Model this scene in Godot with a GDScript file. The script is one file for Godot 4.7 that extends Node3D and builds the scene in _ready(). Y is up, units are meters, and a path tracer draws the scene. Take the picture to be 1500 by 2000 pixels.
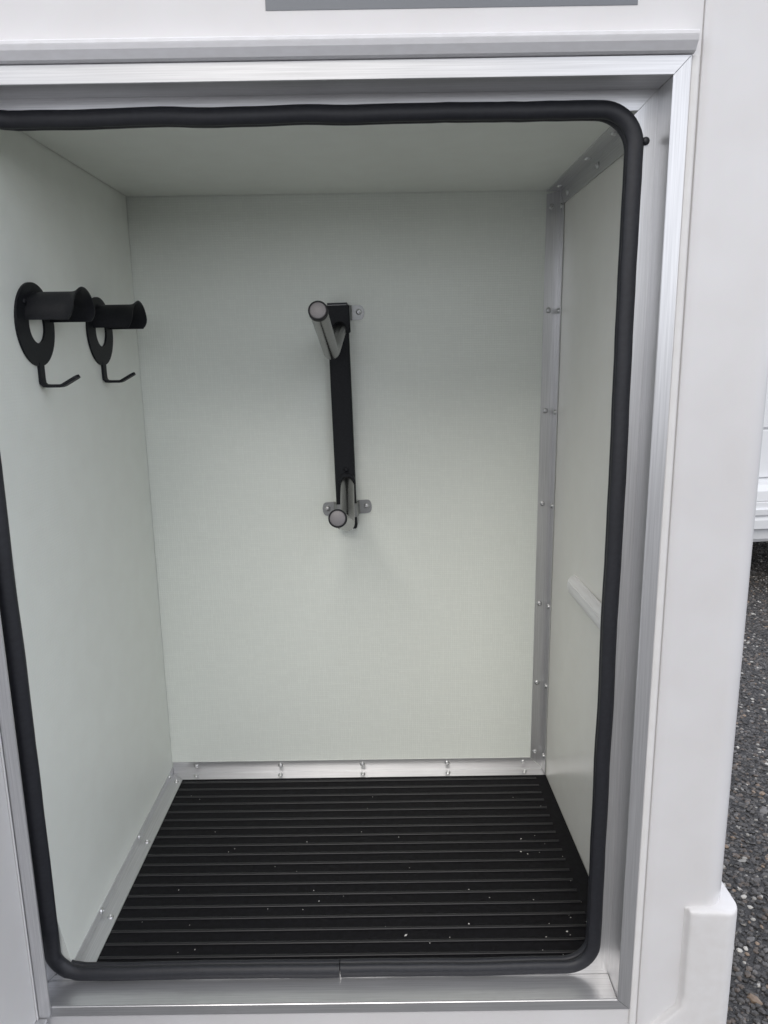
extends Node3D

# ------------------------------------------------------------------ constants (metres, y up)
const ZF := -0.800      # front of the aluminium door frame
const ZS := -0.805      # outer skin of the trailer side
const ZL := -0.840      # front of the inner lip that carries the seal
const ZB := -1.333      # back wall of the locker
const XL := -0.432      # left wall of the locker
const XR := 0.306       # right wall of the locker
const YF := 0.500       # floor of the locker
const YC := 1.580       # ceiling of the locker
const FX0 := -0.463     # opening of the frame
const FX1 := 0.290
const FY0 := 0.493
const FY1 := 1.577

var M := {}
var rng := RandomNumberGenerator.new()
var taken := {}
var trailer: Node3D

func _ready():
	rng.seed = 4711
	# ---------------------------------------------------------------- camera
	var cam := Camera3D.new(); cam.name = "camera"
	cam.position = Vector3(0, 1.31, 0)
	cam.rotation_degrees = Vector3(-11.95, 0.13, -0.85)
	cam.fov = 69.55; cam.near = 0.01; cam.far = 400.0
	add_child(cam); cam.current = true
	# ---------------------------------------------------------------- overcast sky, weak broad sun, exposure
	var env := Environment.new()
	env.background_mode = Environment.BG_SKY
	var sky_mat := ProceduralSkyMaterial.new()
	sky_mat.sky_top_color = Color(0.72, 0.74, 0.79)
	sky_mat.sky_horizon_color = Color(0.925, 0.935, 0.955)
	sky_mat.sky_curve = 0.22
	sky_mat.ground_bottom_color = Color(0.25, 0.25, 0.26)
	sky_mat.ground_horizon_color = Color(0.45, 0.45, 0.46)
	sky_mat.sun_angle_max = 0.0
	var sky := Sky.new(); sky.sky_material = sky_mat
	env.sky = sky
	env.tonemap_mode = Environment.TONE_MAPPER_LINEAR
	env.tonemap_exposure = 2.48
	env.sdfgi_enabled = true; env.ssao_enabled = true; env.ssil_enabled = true
	var we := WorldEnvironment.new(); we.name = "world_environment"; we.environment = env
	add_child(we)
	var sun := DirectionalLight3D.new(); sun.name = "sun"
	sun.rotation_degrees = Vector3(-43, -10, 0)
	sun.light_energy = 0.18
	sun.light_color = Color(1.0, 0.985, 0.965)
	sun.light_angular_distance = 30.0
	sun.shadow_enabled = true
	add_child(sun)

	make_materials()
	build_ground()
	build_trailer()
	build_mat()
	build_racks()
	build_saddle_rack()
	build_trunking()
	build_van()

# ------------------------------------------------------------------ naming and tagging
func numbered(called: String) -> String:
	var n: int = taken.get(called, 0)
	taken[called] = n + 1
	return called if n == 0 else "%s_%03d" % [called, n]

func tag(o, label, category, group = "", kind = ""):
	if label: o.set_meta("label", label)
	if category: o.set_meta("category", category)
	if group: o.set_meta("group", group)
	if kind: o.set_meta("kind", kind)

func thing(called, at, label, category, group = "") -> Node3D:
	var o := Node3D.new(); o.name = numbered(called); add_child(o)
	o.position = at
	tag(o, label, category, group)
	return o

func obj(called: String, st: SurfaceTool, m, parent) -> MeshInstance3D:
	st.generate_normals()
	return inst(called, st.commit(), m, parent)

func inst(called: String, mesh: Mesh, m, parent) -> MeshInstance3D:
	var o := MeshInstance3D.new(); o.name = called
	o.mesh = mesh
	o.material_override = m
	parent.add_child(o, true)
	if parent == trailer: o.position = -trailer.position
	return o

# ------------------------------------------------------------------ mesh helpers
func mb() -> SurfaceTool:
	var st := SurfaceTool.new()
	st.begin(Mesh.PRIMITIVE_TRIANGLES)
	st.set_smooth_group(-1)
	return st

# triangle turned so that its front looks away from point c
func tri(st: SurfaceTool, a: Vector3, b: Vector3, d: Vector3, c: Vector3):
	var n := (b - a).cross(d - a)
	if n.dot((a + b + d) / 3.0 - c) > 0.0:
		st.add_vertex(a); st.add_vertex(d); st.add_vertex(b)
	else:
		st.add_vertex(a); st.add_vertex(b); st.add_vertex(d)

func quad(st: SurfaceTool, a: Vector3, b: Vector3, d: Vector3, e: Vector3, c: Vector3):
	tri(st, a, b, d, c); tri(st, a, d, e, c)

# box with chamfered edges between two corners
func bbox(st: SurfaceTool, lo: Vector3, hi: Vector3, b: float = 0.001):
	var c := (lo + hi) * 0.5
	var h := (hi - lo) * 0.5
	b = min(b, 0.45 * min(h.x, min(h.y, h.z)))
	var P := func(s: Vector3, ax: int) -> Vector3:
		var v := Vector3(s.x * (h.x - b), s.y * (h.y - b), s.z * (h.z - b))
		v[ax] = s[ax] * h[ax]
		return c + v
	for ax in 3:
		var u := (ax + 1) % 3
		var w := (ax + 2) % 3
		for sg in [-1.0, 1.0]:
			var q := []
			for k in [[-1.0, -1.0], [1.0, -1.0], [1.0, 1.0], [-1.0, 1.0]]:
				var s := Vector3.ZERO
				s[ax] = sg; s[u] = k[0]; s[w] = k[1]
				q.append(P.call(s, ax))
			quad(st, q[0], q[1], q[2], q[3], c)
			for sg2 in [-1.0, 1.0]:      # edge between face ax and face u
				var s0 := Vector3.ZERO
				s0[ax] = sg; s0[u] = sg2; s0[w] = -1.0
				var s1 := s0
				s1[w] = 1.0
				quad(st, P.call(s0, ax), P.call(s1, ax), P.call(s1, u), P.call(s0, u), c)
	for sx in [-1.0, 1.0]:
		for sy in [-1.0, 1.0]:
			for sz in [-1.0, 1.0]:
				var s := Vector3(sx, sy, sz)
				tri(st, P.call(s, 0), P.call(s, 1), P.call(s, 2), c)

func box_obj(called, lo, hi, m, parent, b = 0.001) -> MeshInstance3D:
	var st := mb(); bbox(st, lo, hi, b)
	return obj(called, st, m, parent)

# convex flat polygon given thickness by off
func plate(st: SurfaceTool, pts: Array, off: Vector3):
	var c := Vector3.ZERO
	for p in pts: c += p
	c = c / pts.size() + off * 0.5
	var n := pts.size()
	for i in range(1, n - 1):
		tri(st, pts[0], pts[i], pts[i + 1], c)
		tri(st, pts[0] + off, pts[i] + off, pts[i + 1] + off, c)
	for i in n:
		var j := (i + 1) % n
		quad(st, pts[i], pts[j], pts[j] + off, pts[i] + off, c)

# any polygon (2D) extruded: p -> o + u*p.x + v*p.y, thickness w; smooth rounds the side walls
func extrude(st: SurfaceTool, poly: PackedVector2Array, o: Vector3, u: Vector3, v: Vector3, w: Vector3, smooth := false):
	var idx := Geometry2D.triangulate_polygon(poly)
	var mid := o + w * 0.5
	st.set_smooth_group(-1)
	for k in range(0, idx.size(), 3):
		var a := o + u * poly[idx[k]].x + v * poly[idx[k]].y
		var b := o + u * poly[idx[k + 1]].x + v * poly[idx[k + 1]].y
		var d := o + u * poly[idx[k + 2]].x + v * poly[idx[k + 2]].y
		tri(st, a, b, d, (a + b + d) / 3.0 + w * 0.5)
		tri(st, a + w, b + w, d + w, (a + b + d) / 3.0 + w * 0.5)
	var area := 0.0
	for i in poly.size():
		area += poly[i].cross(poly[(i + 1) % poly.size()])
	if smooth: st.set_smooth_group(1)
	for i in poly.size():
		var p := poly[i]
		var q := poly[(i + 1) % poly.size()]
		var nn := Vector2(q.y - p.y, p.x - q.x) * (1.0 if area > 0 else -1.0)
		var a := o + u * p.x + v * p.y
		var b := o + u * q.x + v * q.y
		var inner := (a + b) * 0.5 + w * 0.5 - (u * nn.x + v * nn.y).normalized()
		quad(st, a, b, b + w, a + w, inner)
	st.set_smooth_group(-1)

# tube along a path; rad is a radius or one radius per point
func tube(st: SurfaceTool, path: Array, rad, sides := 14, closed := false, caps := true, flat := 1.0):
	var n := path.size()
	var rings := []
	var up := Vector3.UP
	var t0: Vector3 = (path[1] - path[0]).normalized()
	if abs(t0.dot(up)) > 0.9: up = Vector3.RIGHT
	var nrm := (up - t0 * up.dot(t0)).normalized()
	for i in n:
		var a: Vector3 = path[(i - 1 + n) % n] if (closed or i > 0) else path[0]
		var b: Vector3 = path[(i + 1) % n] if (closed or i < n - 1) else path[n - 1]
		var t := (b - a).normalized()
		nrm = (nrm - t * nrm.dot(t)).normalized()
		var bi := t.cross(nrm)
		var r: float = rad[i] if rad is Array else rad
		var ring := []
		for k in sides:
			var an := TAU * k / sides
			ring.append(path[i] + nrm * cos(an) * r + bi * sin(an) * r * flat)
		rings.append(ring)
	st.set_smooth_group(1)
	for i in (n if closed else n - 1):
		var j := (i + 1) % n
		var c: Vector3 = (path[i] + path[j]) * 0.5
		for k in sides:
			var l := (k + 1) % sides
			quad(st, rings[i][k], rings[i][l], rings[j][l], rings[j][k], c)
	st.set_smooth_group(-1)
	if caps and not closed:
		for e in [0, n - 1]:
			var inn: Vector3 = path[1] if e == 0 else path[n - 2]
			for k in range(1, sides - 1):
				tri(st, rings[e][0], rings[e][k], rings[e][k + 1], inn)

# surface of revolution: profile points (radius, height along axis)
func lathe(st: SurfaceTool, prof: Array, o: Vector3, ax: Vector3, sides := 16, smooth := true):
	var side := Vector3.UP if abs(ax.y) < 0.9 else Vector3.RIGHT
	var u := (side - ax * side.dot(ax)).normalized()
	var v := ax.cross(u)
	st.set_smooth_group(1 if smooth else -1)
	for i in prof.size() - 1:
		var p: Vector2 = prof[i]
		var q: Vector2 = prof[i + 1]
		for k in sides:
			var a0 := TAU * k / sides
			var a1 := TAU * (k + 1) / sides
			var d0 := u * cos(a0) + v * sin(a0)
			var d1 := u * cos(a1) + v * sin(a1)
			var e := q - p
			var nn := Vector2(-e.y, e.x)          # profile runs from the rim to the axis: outside on its left
			var mid := o + (d0 + d1) * 0.25 * (p.x + q.x) + ax * (p.y + q.y) * 0.5
			var inner := mid + ((d0 + d1) * 0.5 * nn.x + ax * nn.y).normalized() * -0.01
			if p.x > 1e-6: tri(st, o + d0 * p.x + ax * p.y, o + d1 * p.x + ax * p.y, o + d1 * q.x + ax * q.y, inner)
			if q.x > 1e-6: tri(st, o + d0 * p.x + ax * p.y, o + d1 * q.x + ax * q.y, o + d0 * q.x + ax * q.y, inner)
	st.set_smooth_group(-1)

# ------------------------------------------------------------------ materials
func lin(r, g, b) -> Color:
	return Color(r, g, b).linear_to_srgb()

func noise_image(size: int, freq: float, oct: int, sd: int) -> Image:
	var n := FastNoiseLite.new()
	n.seed = sd; n.frequency = freq; n.fractal_octaves = oct
	n.noise_type = FastNoiseLite.TYPE_SIMPLEX_SMOOTH
	return n.get_seamless_image(size, size)

# tint image: noise remapped to lo..hi grey multiplier
func tint(img: Image, lo: float, hi: float, warm := 0.0) -> ImageTexture:
	var w := img.get_width()
	var out := Image.create(w, w, true, Image.FORMAT_RGB8)
	for y in w:
		for x in w:
			var t := img.get_pixel(x, y).r
			var g := lerpf(lo, hi, t)
			out.set_pixel(x, y, Color(g, g * (1.0 - warm * (1.0 - t) * 0.5), g * (1.0 - warm * (1.0 - t))))
	out.generate_mipmaps()
	return ImageTexture.create_from_image(out)

func bump(img: Image, strength: float) -> ImageTexture:
	var c: Image = img.duplicate()
	c.clear_mipmaps()
	c.convert(Image.FORMAT_RGBA8)
	c.bump_map_to_normal_map(strength)
	c.generate_mipmaps()
	return ImageTexture.create_from_image(c)

func weave_image() -> Image:
	# embossed cloth finish: two sets of threads of uneven width, broken here and there
	var S := 512
	var img := Image.create(S, S, false, Image.FORMAT_L8)
	var na := FastNoiseLite.new(); na.seed = 7; na.frequency = 0.02
	var r := RandomNumberGenerator.new(); r.seed = 99
	var th := []
	var tv := []
	for i in 128:
		th.append(r.randf_range(0.45, 1.0)); tv.append(r.randf_range(0.4, 0.95))
	for y in S:
		for x in S:
			var fy := y + 1.2 * na.get_noise_2d(x, y * 0.5)
			var fx := x + 1.2 * na.get_noise_2d(x * 0.5 + 300, y)
			var iy := int(floor(fy / 8.0))
			var ix := int(floor(fx / 8.0))
			var hy: float = th[posmod(iy * 2 + (ix / 5) * 17, 128)] * pow(abs(sin(PI * fy / 8.0)), 0.7)
			var hx: float = tv[posmod(ix * 2 + (iy / 4) * 29, 128)] * pow(abs(sin(PI * fx / 8.0)), 0.7)
			var h := 0.62 * hy + 0.38 * hx if posmod(ix + iy, 2) == 0 else 0.42 * hy + 0.58 * hx
			img.set_pixel(x, y, Color(h, h, h))
	return img

func mat(col: Color, rough: float, metal := 0.0) -> StandardMaterial3D:
	var m := StandardMaterial3D.new()
	m.albedo_color = col; m.roughness = rough; m.metallic = metal
	return m

func world_tex(m: StandardMaterial3D, scale: Vector3, alb = null, nrm = null, ns := 1.0, rgh = null):
	m.uv1_triplanar = true; m.uv1_world_triplanar = true
	m.uv1_scale = scale
	if alb: m.albedo_texture = alb
	if nrm:
		m.normal_enabled = true; m.normal_texture = nrm; m.normal_scale = ns
	if rgh:
		m.roughness_texture = rgh

func make_materials():
	var fine := noise_image(512, 0.03, 5, 1)
	var coarse := noise_image(512, 0.008, 4, 2)
	var speck := noise_image(512, 0.12, 3, 3)
	var weave := weave_image()
	var t_panel := tint(coarse, 0.985, 1.0, 0.004)
	var n_fine := bump(fine, 2.0)
	var n_speck := bump(speck, 3.0)
	# embossed plastic wall sheet, pale grey green
	var w := mat(lin(0.845, 0.875, 0.812), 0.45)
	world_tex(w, Vector3.ONE * 3.9, tint(weave, 0.955, 1.0), bump(weave, 3.0), 0.33)
	M.weave = w
	var w2 := mat(lin(0.86, 0.885, 0.825), 0.42)
	world_tex(w2, Vector3.ONE * 3.9, t_panel, bump(weave, 2.0), 0.14)
	M.weave_soft = w2
	var w3 := mat(lin(0.885, 0.875, 0.825), 0.27)
	world_tex(w3, Vector3.ONE * 3.0, t_panel)
	M.smooth_wall = w3
	# white painted body
	var b := mat(lin(0.70, 0.69, 0.695), 0.27)
	world_tex(b, Vector3.ONE * 2.0, tint(coarse, 0.975, 1.0, 0.008))
	M.body = b
	M.trim = mat(lin(0.74, 0.73, 0.72), 0.4)
	world_tex(M.trim, Vector3.ONE * 2.3, tint(fine, 0.97, 1.0, 0.01))
	M.cap = mat(lin(0.70, 0.69, 0.69), 0.42)
	world_tex(M.cap, Vector3.ONE * 2.6, tint(fine, 0.97, 1.0, 0.012))
	M.rail = mat(lin(0.80, 0.795, 0.815), 0.38)
	world_tex(M.rail, Vector3(3, 9, 9), tint(fine, 0.95, 1.0, 0.01))
	M.sealant = mat(lin(0.42, 0.41, 0.40), 0.6)
	M.decal = mat(lin(0.165, 0.175, 0.19), 0.35)
	M.door = mat(lin(0.76, 0.745, 0.735), 0.4)
	world_tex(M.door, Vector3.ONE * 2.1, t_panel)
	# one mill finish aluminium; only the direction of its drawing lines follows each length
	var aluminium := lin(0.73, 0.728, 0.735)
	var streak := noise_image(512, 0.03, 4, 11)
	var t_al := tint(streak, 0.90, 1.0)
	for k in [["alx", Vector3(0.45, 30, 30)], ["aly", Vector3(30, 0.45, 30)], ["alz", Vector3(30, 30, 0.45)]]:
		var a := mat(aluminium, 0.32, 0.72)
		world_tex(a, k[1], t_al)
		M[k[0]] = a
	M.zinc = mat(lin(0.62, 0.62, 0.62), 0.28, 1.0)
	M.socket = mat(lin(0.05, 0.05, 0.05), 0.5, 0.6)
	M.galv = mat(lin(0.50, 0.505, 0.50), 0.46, 1.0)
	world_tex(M.galv, Vector3.ONE * 22.0, tint(speck, 0.72, 1.0), n_speck, 0.15)
	M.tube = mat(lin(0.27, 0.265, 0.262), 0.25, 1.0)
	world_tex(M.tube, Vector3.ONE * 9.0, tint(fine, 0.9, 1.0))
	M.disc = mat(lin(0.23, 0.218, 0.222), 0.5, 0.2)
	world_tex(M.disc, Vector3.ONE * 60.0, tint(fine, 0.8, 1.0), n_fine, 0.2)
	M.black = mat(lin(0.017, 0.018, 0.021), 0.5)
	world_tex(M.black, Vector3.ONE * 12.0, tint(fine, 0.8, 1.0), n_speck, 0.12)
	M.black.metallic_specular = 0.3
	M.rubber = mat(lin(0.021, 0.022, 0.028), 0.5)
	world_tex(M.rubber, Vector3.ONE * 8.0, tint(fine, 0.8, 1.0))
	M.matting = mat(lin(0.011, 0.0105, 0.0135), 0.62)
	world_tex(M.matting, Vector3.ONE * 6.0, tint(fine, 0.7, 1.0, 0.05), n_speck, 0.12)
	M.matting.metallic_specular = 0.28
	M.rib = mat(lin(0.014, 0.0135, 0.0160), 0.40)
	world_tex(M.rib, Vector3.ONE * 9.0, tint(fine, 0.7, 1.0))
	M.crumb = mat(lin(0.62, 0.61, 0.58), 0.8)
	M.plastic = mat(lin(0.90, 0.89, 0.885), 0.4)
	M.dark = mat(lin(0.02, 0.02, 0.02), 0.8)
	# ground
	var g := mat(lin(0.075, 0.073, 0.073), 0.6)
	world_tex(g, Vector3.ONE * 3.0, tint(speck, 0.45, 1.0), bump(speck, 6.0), 0.8)
	M.asphalt = g
	var s := mat(Color(1, 1, 1), 0.30)
	s.vertex_color_use_as_albedo = true
	M.stone = s
	M.glass = mat(lin(0.03, 0.035, 0.04), 0.05)
	M.red = mat(lin(0.35, 0.02, 0.02), 0.2)
	M.tyre = mat(lin(0.02, 0.02, 0.02), 0.7)
	M.van = mat(lin(0.72, 0.73, 0.745), 0.3)
	M.rim = mat(lin(0.5, 0.5, 0.5), 0.35, 0.9)

# ------------------------------------------------------------------ ground
func build_ground():
	var st := mb()
	plate(st, [Vector3(-80, 0, -80), Vector3(80, 0, -80), Vector3(80, 0, 80), Vector3(-80, 0, 80)], Vector3(0, -0.2, 0))
	var gnd := obj("asphalt_ground", st, M.asphalt, self)
	tag(gnd, "dark wet coarse asphalt ground beside the trailer", "asphalt", "", "structure")
	# loose and bedded stones of the surface: one angular stone, copied
	var ico := SphereMesh.new(); ico.radius = 1.0; ico.height = 2.0; ico.radial_segments = 6; ico.rings = 3
	var arr := ico.get_mesh_arrays()
	var v: PackedVector3Array = arr[Mesh.ARRAY_VERTEX]
	var moved := {}
	var ix: PackedInt32Array = arr[Mesh.ARRAY_INDEX]
	var st2 := mb()
	for k in ix:
		var key := v[k].snapped(Vector3.ONE * 0.001)
		if not moved.has(key):
			moved[key] = v[k] * rng.randf_range(0.72, 1.12)
		st2.add_vertex(moved[key])
	st2.generate_normals()
	var stone := st2.commit()
	stone.surface_set_material(0, M.stone)
	var xf := []
	var cols := []
	var pitch := 0.0108
	var x := 0.36
	while x < 3.1:
		var z := -5.0
		while z < -0.35:
			var far_step := 1.0
			var px := x + rng.randf_range(-0.008, 0.008)
			var pz := z + rng.randf_range(-0.008, 0.008)
			z += pitch * far_step
			if px < 0.40 and pz < -0.80: continue
			if px > -pz * 0.62 + 0.45: continue
			var r := rng.randf_range(0.0042, 0.0082)
			if rng.randf() < 0.07: r *= 1.5
			var b := Basis.from_euler(Vector3(rng.randf_range(-0.4, 0.4), rng.randf() * TAU, rng.randf_range(-0.4, 0.4)))
			b = b * Basis.from_scale(Vector3(r * rng.randf_range(0.9, 1.5), r * rng.randf_range(0.5, 0.8), r * rng.randf_range(0.8, 1.1)))
			xf.append(Transform3D(b, Vector3(px, rng.randf_range(-0.002, 0.0015), pz)))
			var q := rng.randf()
			var g := rng.randf_range(0.016, 0.085)
			var c := Color(g, g * 0.93, g * 0.88)
			if q < 0.13: c = Color(g, g * 0.95, g * 0.92) * 1.9
			elif q < 0.175: c = Color(0.38, 0.365, 0.335) * rng.randf_range(0.6, 1.3)
			elif q < 0.195: c = Color(0.24, 0.175, 0.125) * rng.randf_range(0.6, 1.1)
			elif q < 0.32: c = Color(0.11, 0.088, 0.072) * rng.randf_range(0.6, 1.2)
			c.a = 1.0
			cols.append(c)
		x += pitch
	var mm := MultiMesh.new()
	mm.transform_format = MultiMesh.TRANSFORM_3D
	mm.use_colors = true
	mm.mesh = stone
	mm.instance_count = xf.size()
	for i in xf.size():
		mm.set_instance_transform(i, xf[i]); mm.set_instance_color(i, cols[i])
	var o := MultiMeshInstance3D.new(); o.name = "asphalt_stones"; o.multimesh = mm
	add_child(o)
	tag(o, "dark grey stone chippings with a few pale ones in the asphalt", "chippings", "", "stuff")

# ------------------------------------------------------------------ trailer
func build_trailer():
	var t := thing("horse_trailer", Vector3(-1.0, 0, -1.6), "white horse trailer with an open aluminium framed tack locker", "trailer")
	trailer = t
	var body := t                 # parts below are written in scene metres
	# outer skin round the opening
	var top := 2.25
	var bot := 0.34
	var x0 := -2.7
	var st := mb()
	bbox(st, Vector3(x0, FY1 + 0.001, ZS - 0.02), Vector3(0.3175, top, ZS), 0.0005)
	bbox(st, Vector3(x0, bot, ZS - 0.02), Vector3(0.3175, FY0 - 0.001, ZS), 0.0005)
	bbox(st, Vector3(x0, FY0 - 0.001, ZS - 0.02), Vector3(FX0 - 0.001, FY1 + 0.001, ZS), 0.0005)
	bbox(st, Vector3(FX1 + 0.001, FY0 - 0.001, ZS - 0.02), Vector3(0.3175, FY1 + 0.001, ZS), 0.0005)
	obj("side_wall", st, M.body, body)
	box_obj("joint_sealant", Vector3(0.3160, bot + 0.01, ZS - 0.012), Vector3(0.3200, top - 0.01, ZS - 0.0012), M.sealant, body, 0.0003)
	# rounded corner post
	var pp := PackedVector2Array([Vector2(0.3188, -0.835), Vector2(0.3188, -0.8046), Vector2(0.3196, -0.8038)])
	for k in 10:
		var s := k / 9.0
		pp.append(Vector2(lerpf(0.330, 0.394, s), -0.8038 - 0.0006 * sin(PI * s)))
	for k in range(1, 15):
		var an := PI / 2 * (1.0 - k / 14.0)
		pp.append(Vector2(0.394 + 0.030 * cos(an), -0.8338 + 0.030 * sin(an)))
	pp.append(Vector2(0.424, -0.92)); pp.append(Vector2(0.40, -0.92)); pp.append(Vector2(0.40, -0.86)); pp.append(Vector2(0.385, -0.835))
	st = mb()
	extrude(st, pp, Vector3(0, bot, 0), Vector3(1, 0, 0), Vector3(0, 0, 1), Vector3(0, top - bot, 0), true)
	obj("corner_post", st, M.body, body)
	# thin white edging beside the frame
	var te := PackedVector2Array([Vector2(0.3076, ZS - 0.004), Vector2(0.3076, -0.8032), Vector2(0.3086, -0.8022), Vector2(0.3120, -0.8018), Vector2(0.3152, -0.8026), Vector2(0.3165, -0.8042), Vector2(0.3165, ZS - 0.004)])
	st = mb()
	extrude(st, te, Vector3(0, 0.36, 0), Vector3(1, 0, 0), Vector3(0, 0, 1), Vector3(0, 1.235, 0))
	obj("edge_strip", st, M.trim, body)
	# drip rail
	var dr := PackedVector2Array([Vector2(-0.8045, 1.5956), Vector2(-0.7985, 1.5956), Vector2(-0.7950, 1.5970), Vector2(-0.7895, 1.6040), Vector2(-0.7880, 1.6078), Vector2(-0.7876, 1.6090), Vector2(-0.7876, 1.6118), Vector2(-0.7890, 1.6130), Vector2(-0.8045, 1.6150)])
	st = mb()
	extrude(st, dr, Vector3(-0.62, 0, 0), Vector3(0, 0, 1), Vector3(0, 1, 0), Vector3(0.9285, 0, 0), false)
	obj("drip_rail", st, M.rail, body)
	# grey stripe
	st = mb()
	plate(st, [Vector3(-0.1100, 1.6410, ZS), Vector3(0.2525, 1.6410, ZS), Vector3(0.2525, 1.76, ZS), Vector3(-0.1100, 1.76, ZS)], Vector3(0, 0, 0.0006))
	obj("decal", st, M.decal, body)
	build_corner_cap(body)
	# rest of the shell
	box_obj("roof", Vector3(x0, top - 0.03, -2.40), Vector3(0.424, top, ZS - 0.001), M.body, body, 0.004)
	box_obj("end_wall", Vector3(0.400, bot, -2.40), Vector3(0.4236, top - 0.031, -0.921), M.body, body, 0.002)
	box_obj("far_wall", Vector3(x0, bot, -2.425), Vector3(0.424, top, -2.4005), M.body, body, 0.002)
	box_obj("front_wall", Vector3(x0 - 0.02, bot, -2.425), Vector3(x0 - 0.0005, top, ZS), M.body, body, 0.002)
	box_obj("chassis", Vector3(x0, bot - 0.03, -2.40), Vector3(0.40, bot + 0.02, -0.84), M.dark, body, 0.002)
	for zz in [-0.98, -2.26]:
		for xx in [-1.35, -2.05]:
			build_wheel(body, Vector3(xx, 0.31, zz), 0.31, 0.18)
	build_locker(body)
	build_frame(body)
	build_door(body)

func build_wheel(parent, at: Vector3, r: float, w: float):
	var st := mb()
	lathe(st, [Vector2(r * 0.6, -w / 2), Vector2(r * 0.92, -w / 2), Vector2(r, -w * 0.36), Vector2(r, w * 0.36), Vector2(r * 0.92, w / 2), Vector2(r * 0.6, w / 2)], at, Vector3(0, 0, -1), 32)
	var ty := obj("wheel", st, M.tyre, parent)
	st = mb()
	lathe(st, [Vector2(r * 0.605, -w * 0.45), Vector2(r * 0.605, w * 0.45), Vector2(r * 0.5, w * 0.3), Vector2(r * 0.2, w * 0.35), Vector2(0, w * 0.35)], at, Vector3(0, 0, 1), 24)
	obj("rim", st, M.rim, ty)

func build_corner_cap(body):
	# moulded cover wrapped round the foot of the corner post
	var rows := [[0.300, 1.0], [0.42, 1.0], [0.455, 1.0], [0.482, 1.0], [0.500, 1.0], [0.60, 1.0], [0.6180, 1.0], [0.6210, 0.985], [0.6232, 0.94], [0.6246, 0.86], [0.6262, 0.45], [0.6270, 0.0]]
	var st := mb()
	var grid := []
	for rw in rows:
		var y: float = rw[0]
		var f: float = rw[1]
		var xl := 0.3725
		if y < 0.484: xl = 0.3725 - (0.484 - y) * 1.02
		var line := []
		# foot of the left edge, then face, then round the corner
		var base := [Vector2(xl - 0.0035, -0.8042)]
		var out := [Vector2(xl - 0.0035, -0.8042)]
		for k in [[0.0, -0.8015], [0.0006, -0.7985], [0.0022, -0.7968], [0.0045, -0.7960]]:
			out.append(Vector2(xl + k[0], k[1])); base.append(Vector2(xl + k[0], -0.8042))
		for k in range(1, 7):
			var s := k / 6.0
			out.append(Vector2(lerpf(xl + 0.0045, 0.4165, s), lerpf(-0.7960, -0.7935, s)))
			base.append(Vector2(lerpf(xl + 0.0045, 0.392, s), -0.8042))
		for k in range(1, 13):
			var an := PI / 2 * (1.0 - k / 12.0)
			out.append(Vector2(0.4165 + 0.0225 * cos(an), -0.8160 + 0.0225 * sin(an)))
			base.append(Vector2(0.394 + 0.0297 * cos(an), -0.8338 + 0.0297 * sin(an)))
		out.append(Vector2(0.439, -0.97)); base.append(Vector2(0.4235, -0.97))
		out.append(Vector2(0.4232, -0.975)); base.append(Vector2(0.4232, -0.975))
		for i in out.size():
			var p: Vector2 = base[i].lerp(out[i], f)
			line.append(Vector3(p.x, y, p.y))
		grid.append(line)
	st.set_smooth_group(1)
	for i in grid.size() - 1:
		for k in grid[i].size() - 1:
			quad(st, grid[i][k], grid[i][k + 1], grid[i + 1][k + 1], grid[i + 1][k], Vector3(0.36, 0.4, -0.9))
	obj("corner_cap", st, M.cap, body)

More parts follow.
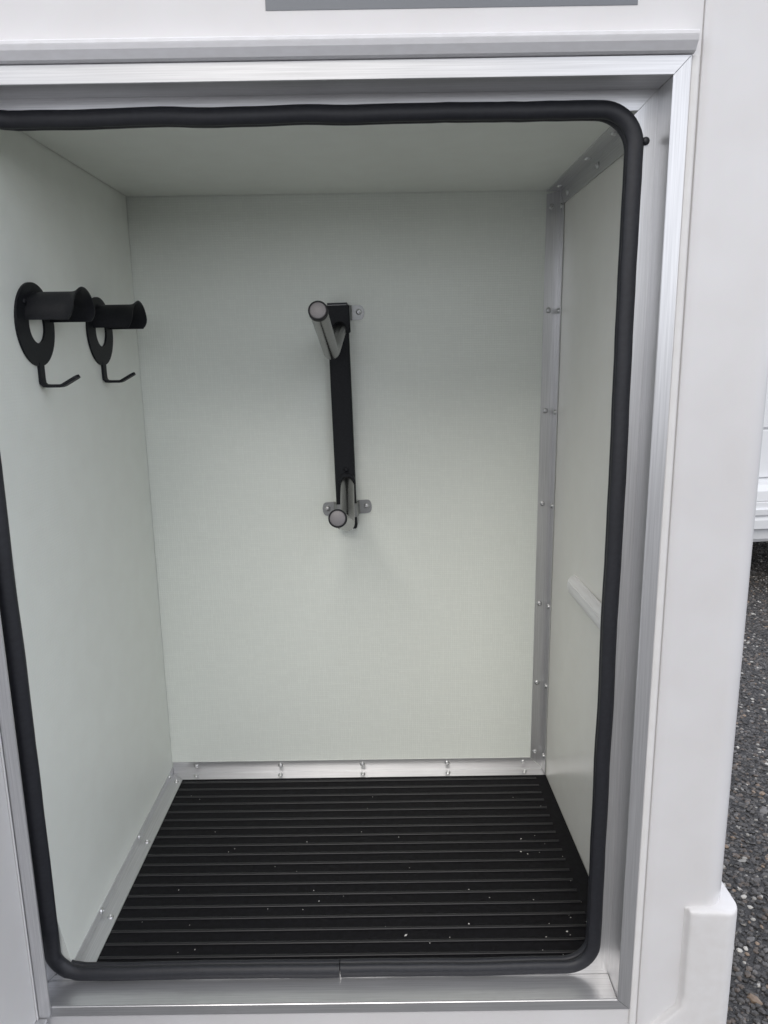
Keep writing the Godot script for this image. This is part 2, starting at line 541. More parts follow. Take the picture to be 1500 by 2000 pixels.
func build_locker(body):
	var zf := ZL - 0.004
	# wall sheets with thickness; the right one opens a little towards the door
	box_obj("back_wall", Vector3(XL - 0.02, YF - 0.02, ZB - 0.015), Vector3(XR + 0.02, YC + 0.02, ZB), M.weave, body, 0.0003)
	var st := mb()
	plate(st, [Vector3(XL, YF - 0.02, ZB + 0.0018), Vector3(XL, YC + 0.02, ZB + 0.0018), Vector3(XL, YC + 0.02, -0.824), Vector3(XL, 0.60, -0.824), Vector3(XL, 0.52, -0.846), Vector3(XL, YF - 0.02, -0.846)], Vector3(-0.012, 0, 0))
	obj("left_wall", st, M.weave_soft, body)
	st = mb()
	var rp := [Vector3(XR, YF - 0.02, ZB), Vector3(XR, YC + 0.02, ZB), Vector3(XR + 0.003, YC + 0.02, zf), Vector3(XR + 0.011, YF - 0.02, zf)]
	plate(st, [rp[0], rp[1], rp[2]], Vector3(0.012, 0, 0))
	plate(st, [rp[0], rp[2], rp[3]], Vector3(0.012, 0, 0))
	obj("right_wall", st, M.smooth_wall, body)
	box_obj("ceiling", Vector3(XL + 0.0014, YC, ZB + 0.0018), Vector3(XR + 0.02, YC + 0.015, zf), M.weave_soft, body, 0.0003)
	box_obj("floor", Vector3(XL - 0.01, YF - 0.03, ZB), Vector3(XR + 0.03, YF - 0.001, zf), M.dark, body, 0.0003)
	# aluminium angles
	var w := 0.0255
	var th := 0.0016
	var g := 0.0005
	var y0 := YF
	# back foot
	st = mb()
	plate(st, [Vector3(XL + 0.002, y0, ZB), Vector3(XR - g, y0, ZB), Vector3(XR - w - g, y0 + w, ZB), Vector3(XL + 0.002, y0 + w, ZB)], Vector3(0, 0, th))
	plate(st, [Vector3(XL + g, y0, ZB), Vector3(XR, y0, ZB), Vector3(XR, y0, ZB + w), Vector3(XL + w + g, y0, ZB + w)], Vector3(0, th, 0))
	var a1 := obj("aluminium_angle", st, M.alx, body)
	for xx in [-0.3836, -0.2165, -0.0533, 0.115, 0.2659]:
		screw(a1, Vector3(xx, y0 + 0.0165, ZB + th), Vector3(0, 0, 1))
		screw(a1, Vector3(xx + 0.001, y0 + th, ZB + 0.0125), Vector3(0, 1, 0))
	# left foot
	st = mb()
	plate(st, [Vector3(XL, y0, ZB + g), Vector3(XL + w, y0, ZB + w + g), Vector3(XL + w, y0, zf), Vector3(XL, y0, zf)], Vector3(0, th, 0))
	plate(st, [Vector3(XL, y0 + th, ZB + 0.002), Vector3(XL, y0 + w * 0.6, ZB + 0.002), Vector3(XL, y0 + w * 0.6, zf), Vector3(XL, y0 + th, zf)], Vector3(th, 0, 0))
	var a2 := obj("aluminium_angle", st, M.alz, body)
	for zz in [-1.3023, -1.1188, -0.9456]:
		screw(a2, Vector3(XL + 0.0155, y0 + th, zz), Vector3(0, 1, 0))
		screw(a2, Vector3(XL + th, y0 + 0.0095, zz - 0.004), Vector3(1, 0, 0))
	# right upright
	st = mb()
	plate(st, [Vector3(XR, y0 + 0.002, ZB), Vector3(XR, YC - g, ZB), Vector3(XR - w, YC - 0.006, ZB), Vector3(XR - w, y0 + w + g, ZB)], Vector3(0, 0, th))
	plate(st, [Vector3(XR - 0.0012, y0 + 0.004, ZB), Vector3(XR - 0.0012, YC - g, ZB), Vector3(XR - 0.0008, YC - w - g, ZB + w), Vector3(XR - 0.0003, y0 + 0.004, ZB + w)], Vector3(-th, 0, 0))
	var a3 := obj("aluminium_angle", st, M.aly, body)
	for yy in [1.5537, 1.3839, 1.2097, 1.04, 0.8468, 0.6859, 0.5385]:
		screw(a3, Vector3(0.2890, yy, ZB + th), Vector3(0, 0, 1))
		screw(a3, Vector3(XR - 0.0012 - th, yy - 0.002, ZB + 0.0145), Vector3(-1, 0, 0))
	# right head
	st = mb()
	plate(st, [Vector3(XR, YC, ZB + g), Vector3(XR - w, YC, ZB + g), Vector3(XR - w, YC, zf), Vector3(XR, YC, zf)], Vector3(0, -th, 0))
	plate(st, [Vector3(XR - 0.0006, YC - th, ZB + g), Vector3(XR - 0.0006, YC - w, ZB + w + g), Vector3(XR + 0.0012, YC - w, zf), Vector3(XR + 0.0012, YC - th, zf)], Vector3(-th, 0, 0))
	var a4 := obj("aluminium_angle", st, M.alz, body)
	for zz in [-1.292, -1.12, -1.0]:
		screw(a4, Vector3(XR - 0.0135, YC - th, zz), Vector3(0, -1, 0))
		screw(a4, Vector3(XR - 0.0005 - th, YC - 0.0135, zz + 0.01), Vector3(-1, 0, 0))

var screw_mesh: Mesh
var socket_mesh: Mesh
func screw(parent, at: Vector3, n: Vector3):
	if screw_mesh == null:
		var st := mb()
		lathe(st, [Vector2(0.0049, -0.0004), Vector2(0.0049, 0.0005), Vector2(0.0045, 0.0015), Vector2(0.0034, 0.0025), Vector2(0.0023, 0.0029), Vector2(0.0021, 0.0028), Vector2(0.0019, 0.0002), Vector2(0.0, 0.0001)], Vector3.ZERO, Vector3.UP, 16)
		st.generate_normals()
		screw_mesh = st.commit()
	var o := inst("screw", screw_mesh, M.zinc, parent)
	var q := Quaternion(Vector3.UP, n) if n.y > -0.99 else Quaternion(Vector3.RIGHT, PI)
	o.transform = Transform3D(Basis(q) * Basis(Vector3.UP, rng.randf() * TAU), at)

func build_frame(body):
	# mitred aluminium members: flange on the skin, reveal, lip that carries the seal
	var e := 0.0004
	var F := 0.0180
	var th := 0.0022
	var zb := ZL - 0.0022
	# profile: u outwards from the opening, z
	var prof := func(lipw: float, fl: float) -> PackedVector2Array:
		return PackedVector2Array([Vector2(fl, ZS + 0.0003), Vector2(fl, ZF - 0.0006), Vector2(fl - 0.0006, ZF), Vector2(0.0007, ZF), Vector2(0.0, ZF - 0.0007),
			Vector2(0.0, ZL), Vector2(-lipw, ZL), Vector2(-lipw, zb), Vector2(th, zb), Vector2(th, ZS + 0.0003)])
	var corners := [Vector2(FX0, FY1), Vector2(FX1, FY1), Vector2(FX1, FY0), Vector2(FX0, FY0)]
	var outs := [Vector2(0, 1), Vector2(1, 0), Vector2(0, -1), Vector2(-1, 0)]
	var lips := [0.020, 0.024, 0.010, 0.012]
	var fls := [F, 0.0172, 0.0150, 0.0140]
	var mats := [M.alx, M.aly, M.alx, M.aly]
	for s in 4:
		var p: PackedVector2Array = prof.call(lips[s], fls[s])
		var a: Vector2 = corners[s]
		var b: Vector2 = corners[(s + 1) % 4]
		var d := (b - a).normalized()
		var o: Vector2 = outs[s]
		var st := mb()
		var A := []
		var B := []
		for v in p:
			var ka: float = v.x * (fls[(s + 3) % 4] / fls[s] if v.x > 0.003 else 1.0)
			var kb: float = v.x * (fls[(s + 1) % 4] / fls[s] if v.x > 0.003 else 1.0)
			var pa: Vector2 = a + o * v.x - d * (ka - e)
			var pb: Vector2 = b + o * v.x + d * (kb - e)
			A.append(Vector3(pa.x, pa.y, v.y)); B.append(Vector3(pb.x, pb.y, v.y))
		var idx := Geometry2D.triangulate_polygon(p)
		var dd := Vector3(d.x, d.y, 0)
		for k in range(0, idx.size(), 3):
			tri(st, A[idx[k]], A[idx[k + 1]], A[idx[k + 2]], A[idx[k]] + dd * 0.3)
			tri(st, B[idx[k]], B[idx[k + 1]], B[idx[k + 2]], B[idx[k]] - dd * 0.3)
		var area := 0.0
		for i in p.size(): area += p[i].cross(p[(i + 1) % p.size()])
		for i in p.size():
			var j := (i + 1) % p.size()
			var nn := Vector2(p[j].y - p[i].y, p[i].x - p[j].x) * (1.0 if area > 0 else -1.0)
			var n3 := Vector3(o.x * nn.x, o.y * nn.x, nn.y)
			quad(st, A[i], A[j], B[j], B[i], (A[i] + B[j]) * 0.5 - n3.normalized() * 0.05)
		obj("door_frame", st, mats[s], body)
	# worn tread plate on the sill
	var sp := mb()
	plate(sp, [Vector3(FX0 + 0.003, FY0 + 0.0003, ZF - 0.0008), Vector3(FX1 - 0.0008, FY0 + 0.0003, ZF - 0.0008), Vector3(FX1 - 0.0008, FY0 + 0.0003, ZL + 0.0006), Vector3(FX0 + 0.003, FY0 + 0.0003, ZL + 0.0006)], Vector3(0, 0.0010, 0))
	obj("sill_plate", sp, M.alx, body)
	# small gussets closing the two lower corners of the lip
	for s in [-1.0, 1.0]:
		var cx := FX1 if s > 0 else FX0 + 0.012
		var gs := mb()
		plate(gs, [Vector3(cx - s * 0.0006, FY0 + 0.0006, ZL - 0.0002), Vector3(cx - s * 0.043, FY0 + 0.0006, ZL - 0.0002), Vector3(cx - s * 0.0006, FY0 + 0.043, ZL - 0.0002)], Vector3(0, 0, -0.0015))
		obj("corner_gusset", gs, M.alx, body)
	# hinge side cover strip
	box_obj("hinge_strip", Vector3(-0.4575, 0.4785, ZF + 0.0004), Vector3(-0.4410, 1.5945, ZF + 0.0030), M.aly, body, 0.0006)
	# bulb seal on the lip, one length with its ends meeting on the sill
	var cx0 := -0.4515
	var cx1 := 0.2680
	var cy0 := 0.5060
	var cy1 := 1.5580
	var path := []
	var nz := FastNoiseLite.new(); nz.seed = 5; nz.frequency = 6.0
	var seg := func(a: Vector2, b: Vector2, n: int, skip := 0):
		for k in range(skip, n + 1):
			path.append(a.lerp(b, k / float(n)))
	var arc := func(c: Vector2, r: float, a0: float, a1: float):
		for k in range(1, 12):
			var an: float = lerpf(a0, a1, k / 12.0)
			path.append(c + Vector2(cos(an), sin(an)) * r)
	var seam := -0.0700
	var r := 0.036
	seg.call(Vector2(seam + 0.0006, cy0), Vector2(cx1 - r, cy0), 24)
	arc.call(Vector2(cx1 - r, cy0 + r), r, -PI / 2, 0.0)
	seg.call(Vector2(cx1, cy0 + r), Vector2(cx1, cy1 - r), 60)
	arc.call(Vector2(cx1 - r, cy1 - r), r, 0.0, PI / 2)
	seg.call(Vector2(cx1 - r, cy1), Vector2(cx0 + r, cy1), 48)
	arc.call(Vector2(cx0 + r, cy1 - r), r, PI / 2, PI)
	seg.call(Vector2(cx0, cy1 - r), Vector2(cx0, cy0 + r), 60)
	arc.call(Vector2(cx0 + r, cy0 + r), r, PI, PI * 1.5)
	seg.call(Vector2(cx0 + r, cy0), Vector2(seam - 0.0006, cy0), 24)
	var p3 := []
	var rad := []
	for q in path:
		var wob := 0.0011
		if q.y > 1.5: wob = 0.0022
		var dx := nz.get_noise_2d(q.x * 1.0 + 10, q.y * 1.0) * wob
		var dy := nz.get_noise_2d(q.x * 1.0 + 50, q.y * 1.0) * wob
		var fwd := 0.020 * smoothstep(-0.385, -0.4515, q.x) * smoothstep(0.515, 0.60, q.y)     # on the hinge side it sits further out
		p3.append(Vector3(q.x + dx + 0.54 * fwd, q.y + dy, ZL + 0.001 + fwd + nz.get_noise_2d(q.x + 90, q.y) * 0.001))
		rad.append((0.0090 if q.x > -0.43 else 0.0103) + 0.0003 * nz.get_noise_2d(q.x + 20, q.y + 7))
	var st := mb()
	tube(st, p3, rad, 20, false, true, 0.68)
	var seal := obj("door_seal", st, M.rubber, body)
	seal.set_meta("label", "black rubber bulb seal round the locker opening")
	# channel of the seal gripping the lip from behind
	st = mb()
	var p4 := []
	var mid := Vector2((cx0 + cx1) * 0.5, (cy0 + cy1) * 0.5)
	for q in p3:
		var ix := clampf((mid.x - q.x) / 0.30, -1.0, 1.0) * 0.0040
		var iy := clampf((mid.y - q.y) / 0.48, -1.0, 1.0) * 0.0040
		if q.x < -0.425: ix = -0.001
		p4.append(q + Vector3(ix, iy, -0.0085))
	tube(st, p4, 0.0046, 12)
	obj("channel", st, M.rubber, seal)
	st = mb()
	lathe(st, [Vector2(0.0042, -0.004), Vector2(0.0042, 0.001), Vector2(0.003, 0.0028), Vector2(0, 0.0034)], Vector3(0.2790, 1.5270, ZL + 0.001), Vector3(0.4, 0, 0.9).normalized(), 12)
	obj("rubber_nub", st, M.rubber, seal)

func build_door(body):
	# door leaf swung open at a right angle to the side
	var x1 := -0.4585
	var z0 := ZF + 0.004
	var z1 := z0 + 0.735
	var d := box_obj("door", Vector3(x1 - 0.026, 0.4800, z0 + 0.002), Vector3(x1, 1.5900, z1), M.door, body, 0.001)
	box_obj("edge_trim", Vector3(x1 - 0.028, 0.4620, z0), Vector3(x1 + 0.0125, 0.4795, z1 + 0.002), M.alz, d, 0.0008)
	box_obj("edge_trim", Vector3(x1 - 0.028, 1.5905, z0), Vector3(x1 + 0.004, 1.6000, z1 + 0.002), M.alz, d, 0.0008)
	box_obj("edge_trim", Vector3(x1 - 0.028, 0.4800, z1 + 0.0005), Vector3(x1 + 0.004, 1.5900, z1 + 0.004), M.aly, d, 0.0008)
	box_obj("edge_bead", Vector3(x1 + 0.0003, 0.4800, z0 + 0.0005), Vector3(x1 + 0.0016, 1.5900, z0 + 0.0035), M.trim, d, 0.0004)

# ------------------------------------------------------------------ floor mat
func build_mat():
	var t := thing("rubber_mat", Vector3(-0.05, YF, -1.08), "black ribbed rubber mat lying on the locker floor", "mat")
	var xa := XL + 0.0265
	var xb := XR + 0.0
	var za := ZB + 0.0262
	var zf := ZL - 0.006
	var st := mb()
	var o := -t.position
	plate(st, [Vector3(xa, YF - 0.0008, za) + o, Vector3(xb, YF - 0.0008, za) + o, Vector3(xb + 0.009, YF - 0.0008, zf) + o, Vector3(xa, YF - 0.0008, zf) + o], Vector3(0, 0.0034, 0))
	obj("sheet", st, M.matting, t)
	st = mb()
	var poly := PackedVector2Array()
	for k in 9:
		var an := PI * k / 8.0
		poly.append(Vector2(cos(an) * 0.0026, pow(sin(an), 0.8) * 0.0023 - 0.0003))
	var L := xb - xa - 0.022
	extrude(st, poly, Vector3(0, 0, 0), Vector3(0, 0, 1), Vector3(0, 1, 0), Vector3(L, 0, 0), true)
	st.generate_normals()
	var rib := st.commit()
	var z := za + 0.012
	while z < zf - 0.004:
		var m := inst("rib", rib, M.rib, t)
		m.position = Vector3(xa + 0.001, YF + 0.0026, z) + o
		m.rotation.y = rng.randf_range(-0.0015, 0.0015)
		z += 0.0237
	# crumbs
	st = mb()
	for i in 64:
		var x := rng.randf_range(xa + 0.02, xb - 0.01)
		var zz := lerpf(-1.29, -0.86, pow(rng.randf(), 0.55))
		if rng.randf() < 0.55: x = lerpf(x, xb - 0.02, rng.randf())
		var s := rng.randf_range(0.0005, 0.0010)
		if rng.randf() < 0.14: s *= 2.0
		var c := Vector3(x, YF + 0.0031, zz)
		var u := Vector3(rng.randf_range(-1, 1), 0, rng.randf_range(-1, 1)).normalized()
		var v := u.cross(Vector3.UP)
		var top := c + Vector3(0, s * 0.9, 0) + u * s * rng.randf_range(-0.4, 0.4)
		var q := [c + u * s * rng.randf_range(1, 2.2), c + v * s * rng.randf_range(0.6, 1.2), c - u * s * rng.randf_range(0.8, 1.6), c - v * s * rng.randf_range(0.6, 1.2)]
		for k in 4:
			tri(st, q[k], q[(k + 1) % 4], top, c)
	var cr := obj("crumbs", st, M.crumb, self)
	tag(cr, "tiny white crumbs scattered over the black ribbed mat", "crumbs", "", "stuff")

# ------------------------------------------------------------------ bridle racks on the left wall
func build_racks():
	make_rack(Vector3(XL, 1.354, -0.9420), "black metal bridle rack on the pale wall closer to the door opening")
	make_rack(Vector3(XL, 1.3525, -1.1540), "black metal bridle rack on the pale wall closer to the back corner")

func make_rack(at: Vector3, label: String):
	var t := thing("bridle_rack", at, label, "bridle rack", "bridle racks on the left wall")
	# local: x away from the wall, y up, z along the wall
	var R := 0.0505
	var th := 0.003
	var st := mb()
	var N := 48
	var outer := []
	var inner := []
	for k in N:
		var a := TAU * k / N
		outer.append(Vector2(cos(a) * R, sin(a) * R))
		# D shaped opening below the shelf
		var c := Vector2(cos(a) * 0.0215, sin(a) * 0.0225)
		if c.y > 0.007: c = Vector2(c.x, 0.007)
		inner.append(c + Vector2(-0.002, 0.0))
	for k in N:
		var j := (k + 1) % N
		var P := func(p: Vector2, x: float) -> Vector3: return Vector3(x, p.y, p.x)
		var m := Vector3(th * 0.5, (outer[k].y + inner[k].y) * 0.5, (outer[k].x + inner[k].x) * 0.5)
		for x in [0.0002, th]:
			quad(st, P.call(outer[k], x), P.call(outer[j], x), P.call(inner[j], x), P.call(inner[k], x), m)
		quad(st, P.call(outer[k], 0.0002), P.call(outer[j], 0.0002), P.call(outer[j], th), P.call(outer[k], th), m)
		quad(st, P.call(inner[k], 0.0002), P.call(inner[j], 0.0002), P.call(inner[j], th), P.call(inner[k], th), m)
	obj("back_plate", st, M.black, t)
	# arched shelf, bent from sheet, with a turned-up end
	st = mb()
	var L := 0.0600
	var r := 0.0350
	var sh := 0.0022
	var C := Vector2(-0.006, 0.0045)
	var rows := []
	for i in 15:
		var s := i / 14.0
		var x := 0.002 + s * L
		var lift := 0.0
		if s > 0.80: lift = pow((s - 0.80) / 0.20, 2.0) * 0.0055
		var oo := []
		var ii := []
		for k in 25:
			var a := PI * k / 24.0
			# the ends of the arch are rounded off at the free end
			var cut: float = max(0.0, (abs(a - PI / 2) / (PI / 2)) - 0.72) / 0.28
			var xx: float = x - max(0.0, s - 0.6) / 0.4 * 0.007 * cut * cut
			var up: float = lift * pow(sin(a), 0.5)
			var d := Vector2(cos(a), sin(a))
			var po: Vector2 = C + d * (r + up) + Vector2(0, 0)
			var pi: Vector2 = C + d * (r - sh + up)
			oo.append(Vector3(xx, po.y, po.x)); ii.append(Vector3(xx, pi.y, pi.x))
		rows.append([oo, ii])
	st.set_smooth_group(1)
	for i in 14:
		for k in 24:
			var c0 := Vector3(rows[i][0][k].x, C.y, C.x)
			quad(st, rows[i][0][k], rows[i][0][k + 1], rows[i + 1][0][k + 1], rows[i + 1][0][k], c0)
			var m: Vector3 = (rows[i][1][k] - c0) * 2.0 + c0
			quad(st, rows[i][1][k], rows[i][1][k + 1], rows[i + 1][1][k + 1], rows[i + 1][1][k], m)
	st.set_smooth_group(-1)
	for k in 24:
		quad(st, rows[14][0][k], rows[14][0][k + 1], rows[14][1][k + 1], rows[14][1][k], Vector3(0, C.y, C.x))
	for i in 14:
		for k in [0, 24]:
			quad(st, rows[i][0][k], rows[i + 1][0][k], rows[i + 1][1][k], rows[i][1][k], rows[i][0][k] + Vector3(0, 0.05, 0))
	obj("shelf", st, M.black, t)
	# flat hook below
	st = mb()
	var hw := 0.0065
	var hook := [Vector2(0.0016, -0.046), Vector2(0.0016, -0.066), Vector2(0.0022, -0.0715), Vector2(0.0050, -0.0745), Vector2(0.010, -0.0750), Vector2(0.0255, -0.0750), Vector2(0.0290, -0.0738), Vector2(0.0440, -0.0655)]
	var pts := PackedVector2Array()
	var bk := PackedVector2Array()
	for i in hook.size():
		var a: Vector2 = hook[max(0, i - 1)]
		var b: Vector2 = hook[min(hook.size() - 1, i + 1)]
		var n := (b - a).normalized().orthogonal() * 0.0019
		pts.append(hook[i] + n); bk.append(hook[i] - n)
	bk.reverse(); pts.append_array(bk)
	extrude(st, pts, Vector3(0, 0, -0.002 - hw), Vector3(1, 0, 0), Vector3(0, 1, 0), Vector3(0, 0, hw * 2))
	# rounded tip
	var tip := Vector3(0.0440, -0.0655, -0.002)
	var dir := Vector3(0.0150, 0.0083, 0).normalized()
	var nn := Vector3(-dir.y, dir.x, 0) * 0.0019
	var ring := []
	for k in 9:
		var a := PI * k / 8.0 - PI / 2
		ring.append(tip + dir * cos(a) * 0.0055 + Vector3(0, 0, sin(a) * hw) - nn)
	plate(st, ring, nn * 2.0)
	obj("hook", st, M.black, t)
	st = mb()
	lathe(st, [Vector2(0.0036, 0.0), Vector2(0.0032, 0.0014), Vector2(0.0015, 0.0020), Vector2(0.0, 0.0019)], Vector3(th, 0.026, 0.026), Vector3(1, 0, 0), 12)
	obj("screw", st, M.black, t)

# ------------------------------------------------------------------ saddle rack on the back wall
func build_saddle_rack():
	var t := thing("saddle_rack", Vector3(-0.0700, 1.0030, ZB), "black wall post with two satin metal saddle arms on the back wall", "saddle rack")
	t.rotation.z = deg_to_rad(1.15)
	# local: x right, y up the post, z towards the door
	var hw := 0.0178
	var H := 0.394
	var d := 0.029
	box_obj("post", Vector3(-hw, 0, 0.0012), Vector3(hw, H, d), M.black, t, 0.0025)
	box_obj("end_plug", Vector3(-hw + 0.0006, H + 0.0002, 0.002), Vector3(hw - 0.0006, H + 0.003, d - 0.0006), M.rubber, t, 0.0012)
	box_obj("pivot_block", Vector3(-hw - 0.0012, H - 0.048, 0.012), Vector3(hw + 0.0030, H - 0.0005, d + 0.0045), M.black, t, 0.0025)
	for c in [[0.381, 0.0], [0.0345, 2.0]]:
		build_clamp(t, c[0], hw, d, c[1])
	# arms: out from the post, down to a fold and up again
	var arms := [
		[Vector3(0.0032, 0.3560, d - 0.004), Vector3(-0.0060, 0.3120, 0.133), Vector3(-0.0075, 0.3665, 0.333)],
		[Vector3(0.0035, 0.0880, d - 0.004), Vector3(0.0070, 0.0330, 0.133), Vector3(0.0050, 0.0870, 0.333)]]
	for A in arms:
		var path := []
		var rad := []
		var S: Vector3 = A[0]
		var B: Vector3 = A[1]
		var E: Vector3 = A[2]
		for k in 9: path.append(S.lerp(B, k / 8.0 * 0.90))
		for k in range(1, 8):
			var s := k / 8.0
			path.append(S.lerp(B, 0.90).lerp(B, s).lerp(B.lerp(E, 0.06), s))
		for k in 12: path.append(B.lerp(E, 0.06 + 0.94 * k / 11.0))
		for k in path.size(): rad.append(0.0122)
		var st := mb()
		tube(st, path, rad, 22)
		var arm := obj("arm", st, M.tube, t)
		var ax := (E - B).normalized()
		st = mb()
		lathe(st, [Vector2(0.0123, -0.006), Vector2(0.0131, -0.006), Vector2(0.0131, 0.0012), Vector2(0.0125, 0.0022), Vector2(0.0112, 0.0022), Vector2(0.0112, 0.0006), Vector2(0.0, 0.0006)], E, ax, 28, false)
		obj("cap_ring", st, M.black, arm)
		st = mb()
		lathe(st, [Vector2(0.0110, 0.0007), Vector2(0.0108, 0.0017), Vector2(0.0100, 0.0021), Vector2(0.0, 0.0019)], E, ax, 28)
		obj("end_disc", st, M.disc, arm)
		st = mb()
		var sk := S + Vector3(0, 0.0, 0.0042)
		tube(st, [sk, sk + Vector3(0, 0.0, 0.004)], [0.0155, 0.0150], 22)
		obj("socket_collar", st, M.black, arm)
		st = mb()
		lathe(st, [Vector2(0.0048, 0.0), Vector2(0.0044, 0.002), Vector2(0.0020, 0.0034), Vector2(0.0, 0.0035)], S + Vector3(-0.001, 0.0215, 0.0042), Vector3(0, 0, 1), 14)
		obj("bolt", st, M.black, arm)

func build_clamp(t, y: float, hw: float, d: float, tilt: float):
	# galvanised strap bent over the post, with two screwed ears
	var st := mb()
	var h := 0.0125
	var g := 0.0009
	var th := 0.0018
	var line := [Vector2(hw + 0.0105, g), Vector2(hw + 0.0062, g), Vector2(hw + 0.0042, 0.0022), Vector2(hw + 0.0028, 0.0060), Vector2(hw + 0.0021, d - 0.0045), Vector2(hw + 0.0008, d - 0.0005), Vector2(hw - 0.0025, d + 0.0012)]
	var full := []
	for p in line: full.append(p)
	for i in range(line.size() - 1, -1, -1): full.append(Vector2(-line[i].x, line[i].y))
	var a := PackedVector2Array()
	var b := PackedVector2Array()
	for i in full.size():
		var p: Vector2 = full[max(0, i - 1)]
		var q: Vector2 = full[min(full.size() - 1, i + 1)]
		var n := (q - p).normalized().orthogonal() * th * 0.5
		a.append(full[i] + n); b.append(full[i] - n)
	b.reverse(); a.append_array(b)
	extrude(st, a, Vector3(0, -h, 0), Vector3(1, 0, 0), Vector3(0, 0, 1), Vector3(0, h * 2, 0))
	for sg in [-1.0, 1.0]:
		var pts := []
		pts.append(Vector3(sg * (hw + 0.0100), -h, g - th * 0.5))
		for k in 11:
			var an := -PI / 2 + PI * k / 10.0
			var px := pow(max(0.0, cos(an)), 0.75)
			pts.append(Vector3(sg * (hw + 0.0190 + 0.0085 * px), sin(an) * h, g - th * 0.5))
		pts.append(Vector3(sg * (hw + 0.0100), h, g - th * 0.5))
		plate(st, pts, Vector3(0, 0, th))
	var o := obj("clamp", st, M.galv, t)
	o.position = Vector3(0, y, 0.0006)
	o.rotation.z = deg_to_rad(tilt)
	for sg in [-1.0, 1.0]:
		screw(o, Vector3(sg * (hw + 0.0182), 0.001, g + th * 0.5), Vector3(0, 0, 1))

# ------------------------------------------------------------------ white strip on the right wall
func build_trunking():
	var t := thing("plastic_strip", Vector3(0.308, 0.9405, -1.02), "white rounded plastic strip fixed along the smooth right locker wall", "plastic strip")
	t.rotation.y = deg_to_rad(0.6)
	var st := mb()
	var L0 := -0.142
	var L1 := 0.12
	var prof := []
	for k in 17:
		var a := PI * k / 16.0
		prof.append(Vector2(-pow(sin(a), 0.7) * 0.0125, -cos(a) * 0.0160))
	var rows := []
	for i in 10:       # domed end
		var s := i / 9.0
		rows.append([L0 + 0.013 * (1.0 - cos(s * PI / 2)), sin(s * PI / 2)])
	rows.append([L1, 1.0])
	st.set_smooth_group(1)
	for i in rows.size() - 1:
		for k in 16:
			var q := []
			for ij in [[i, k], [i, k + 1], [i + 1, k + 1], [i + 1, k]]:
				var p: Vector2 = prof[ij[1]] * rows[ij[0]][1]
				q.append(Vector3(p.x, p.y, rows[ij[0]][0]))
			quad(st, q[0], q[1], q[2], q[3], Vector3(0.004, 0, clamp((q[0].z + q[2].z) * 0.5, L0 + 0.015, L1)))
	st.set_smooth_group(-1)
	for k in 16:
		tri(st, Vector3(0, 0, L1), Vector3(prof[k].x, prof[k].y, L1), Vector3(prof[k + 1].x, prof[k + 1].y, L1), Vector3(0, 0, 0))
	obj("cover", st, M.plastic, t)
	box_obj("base_rail", Vector3(-0.0022, -0.0172, L0 + 0.008), Vector3(0.0006, 0.0172, L1), M.plastic, t, 0.0005)
	box_obj("ridge", Vector3(-0.0128, 0.0062, L0 + 0.016), Vector3(-0.0085, 0.0086, L1 - 0.002), M.plastic, t, 0.0006)

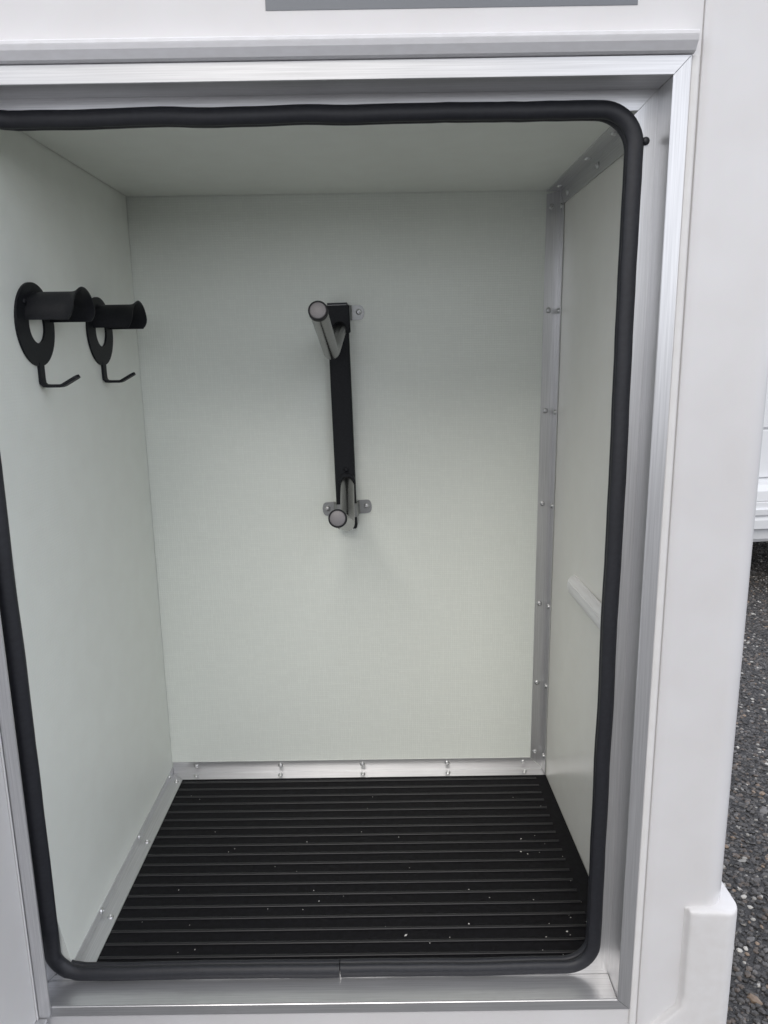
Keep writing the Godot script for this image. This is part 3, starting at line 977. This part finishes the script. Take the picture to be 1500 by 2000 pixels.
# ------------------------------------------------------------------ white van parked beyond
func build_van():
	var t := thing("parked_van", Vector3(2.62, 0, -4.12), "white van with a stepped bumper parked behind the trailer", "van")
	t.rotation.y = deg_to_rad(7)
	# local: x across, z towards the trailer (rear of the van at z = 0)
	var W := 0.93
	var st := mb()
	var body := PackedVector2Array()      # (depth, height) side outline of the load space
	for p in [[-0.02, 0.42], [0.0, 0.55], [0.0, 1.15], [-0.04, 1.75], [-0.12, 2.02], [-0.22, 2.10], [-3.3, 2.10], [-3.7, 1.95], [-4.2, 1.25], [-4.9, 1.05], [-5.0, 0.42]]:
		body.append(Vector2(p[0], p[1]))
	extrude(st, body, Vector3(-W, 0, 0), Vector3(0, 0, 1), Vector3(0, 1, 0), Vector3(W * 2, 0, 0))
	obj("body", st, M.van, t)
	for s in [-1.0, 1.0]:
		var d := box_obj("rear_door", Vector3(min(s * 0.006, s * (W - 0.05)), 0.895, 0.0), Vector3(max(s * 0.006, s * (W - 0.05)), 1.18, 0.016), M.van, t, 0.006)
		box_obj("door_skin", Vector3(min(s * 0.006, s * (W - 0.05)), 0.62, 0.0), Vector3(max(s * 0.006, s * (W - 0.05)), 0.882, 0.016), M.van, d, 0.006)
		box_obj("window", Vector3(min(s * 0.08, s * (W - 0.14)), 1.24, -0.02), Vector3(max(s * 0.08, s * (W - 0.14)), 1.70, 0.004), M.glass, t, 0.01)
		box_obj("tail_light", Vector3(min(s * (W - 0.04), s * (W + 0.004)), 0.95, -0.06), Vector3(max(s * (W - 0.04), s * (W + 0.004)), 1.35, 0.014), M.red, t, 0.006)
	# stepped bumper
	var bp := PackedVector2Array()
	for p in [[-0.05, 0.265], [0.06, 0.265], [0.075, 0.285], [0.085, 0.34], [0.115, 0.352], [0.118, 0.40], [0.105, 0.42], [0.125, 0.432], [0.128, 0.462], [0.110, 0.468], [0.112, 0.497], [0.108, 0.502], [0.112, 0.508], [0.108, 0.560], [0.085, 0.575], [0.070, 0.590], [0.066, 0.606], [0.02, 0.614], [-0.05, 0.614]]:
		bp.append(Vector2(p[0], p[1]))
	st = mb()
	extrude(st, bp, Vector3(-W - 0.02, 0, 0), Vector3(0, 0, 1), Vector3(0, 1, 0), Vector3(W * 2 + 0.04, 0, 0))
	obj("bumper", st, M.van, t)
	box_obj("number_plate", Vector3(-0.26, 0.70, 0.0165), Vector3(0.26, 0.81, 0.022), M.trim, t, 0.001)
	box_obj("underbody", Vector3(-W + 0.08, 0.24, -4.8), Vector3(W - 0.08, 0.415, -0.06), M.dark, t, 0.01)
	for zz in [-0.95, -4.0]:
		for s in [-1.0, 1.0]:
			var at := Vector3(s * (W - 0.10), 0.33, zz)
			var w := mb()
			lathe(w, [Vector2(0.2, 0.1), Vector2(0.30, 0.1), Vector2(0.33, 0.07), Vector2(0.33, -0.07), Vector2(0.30, -0.1), Vector2(0.2, -0.1)], at, Vector3(1, 0, 0), 28)
			var wh := obj("wheel", w, M.tyre, t)
			w = mb()
			lathe(w, [Vector2(0.205, -0.09), Vector2(0.205, 0.09), Vector2(0.16, 0.06), Vector2(0.0, 0.07)], at, Vector3(s, 0, 0), 20)
			obj("rim", w, M.rim, wh)
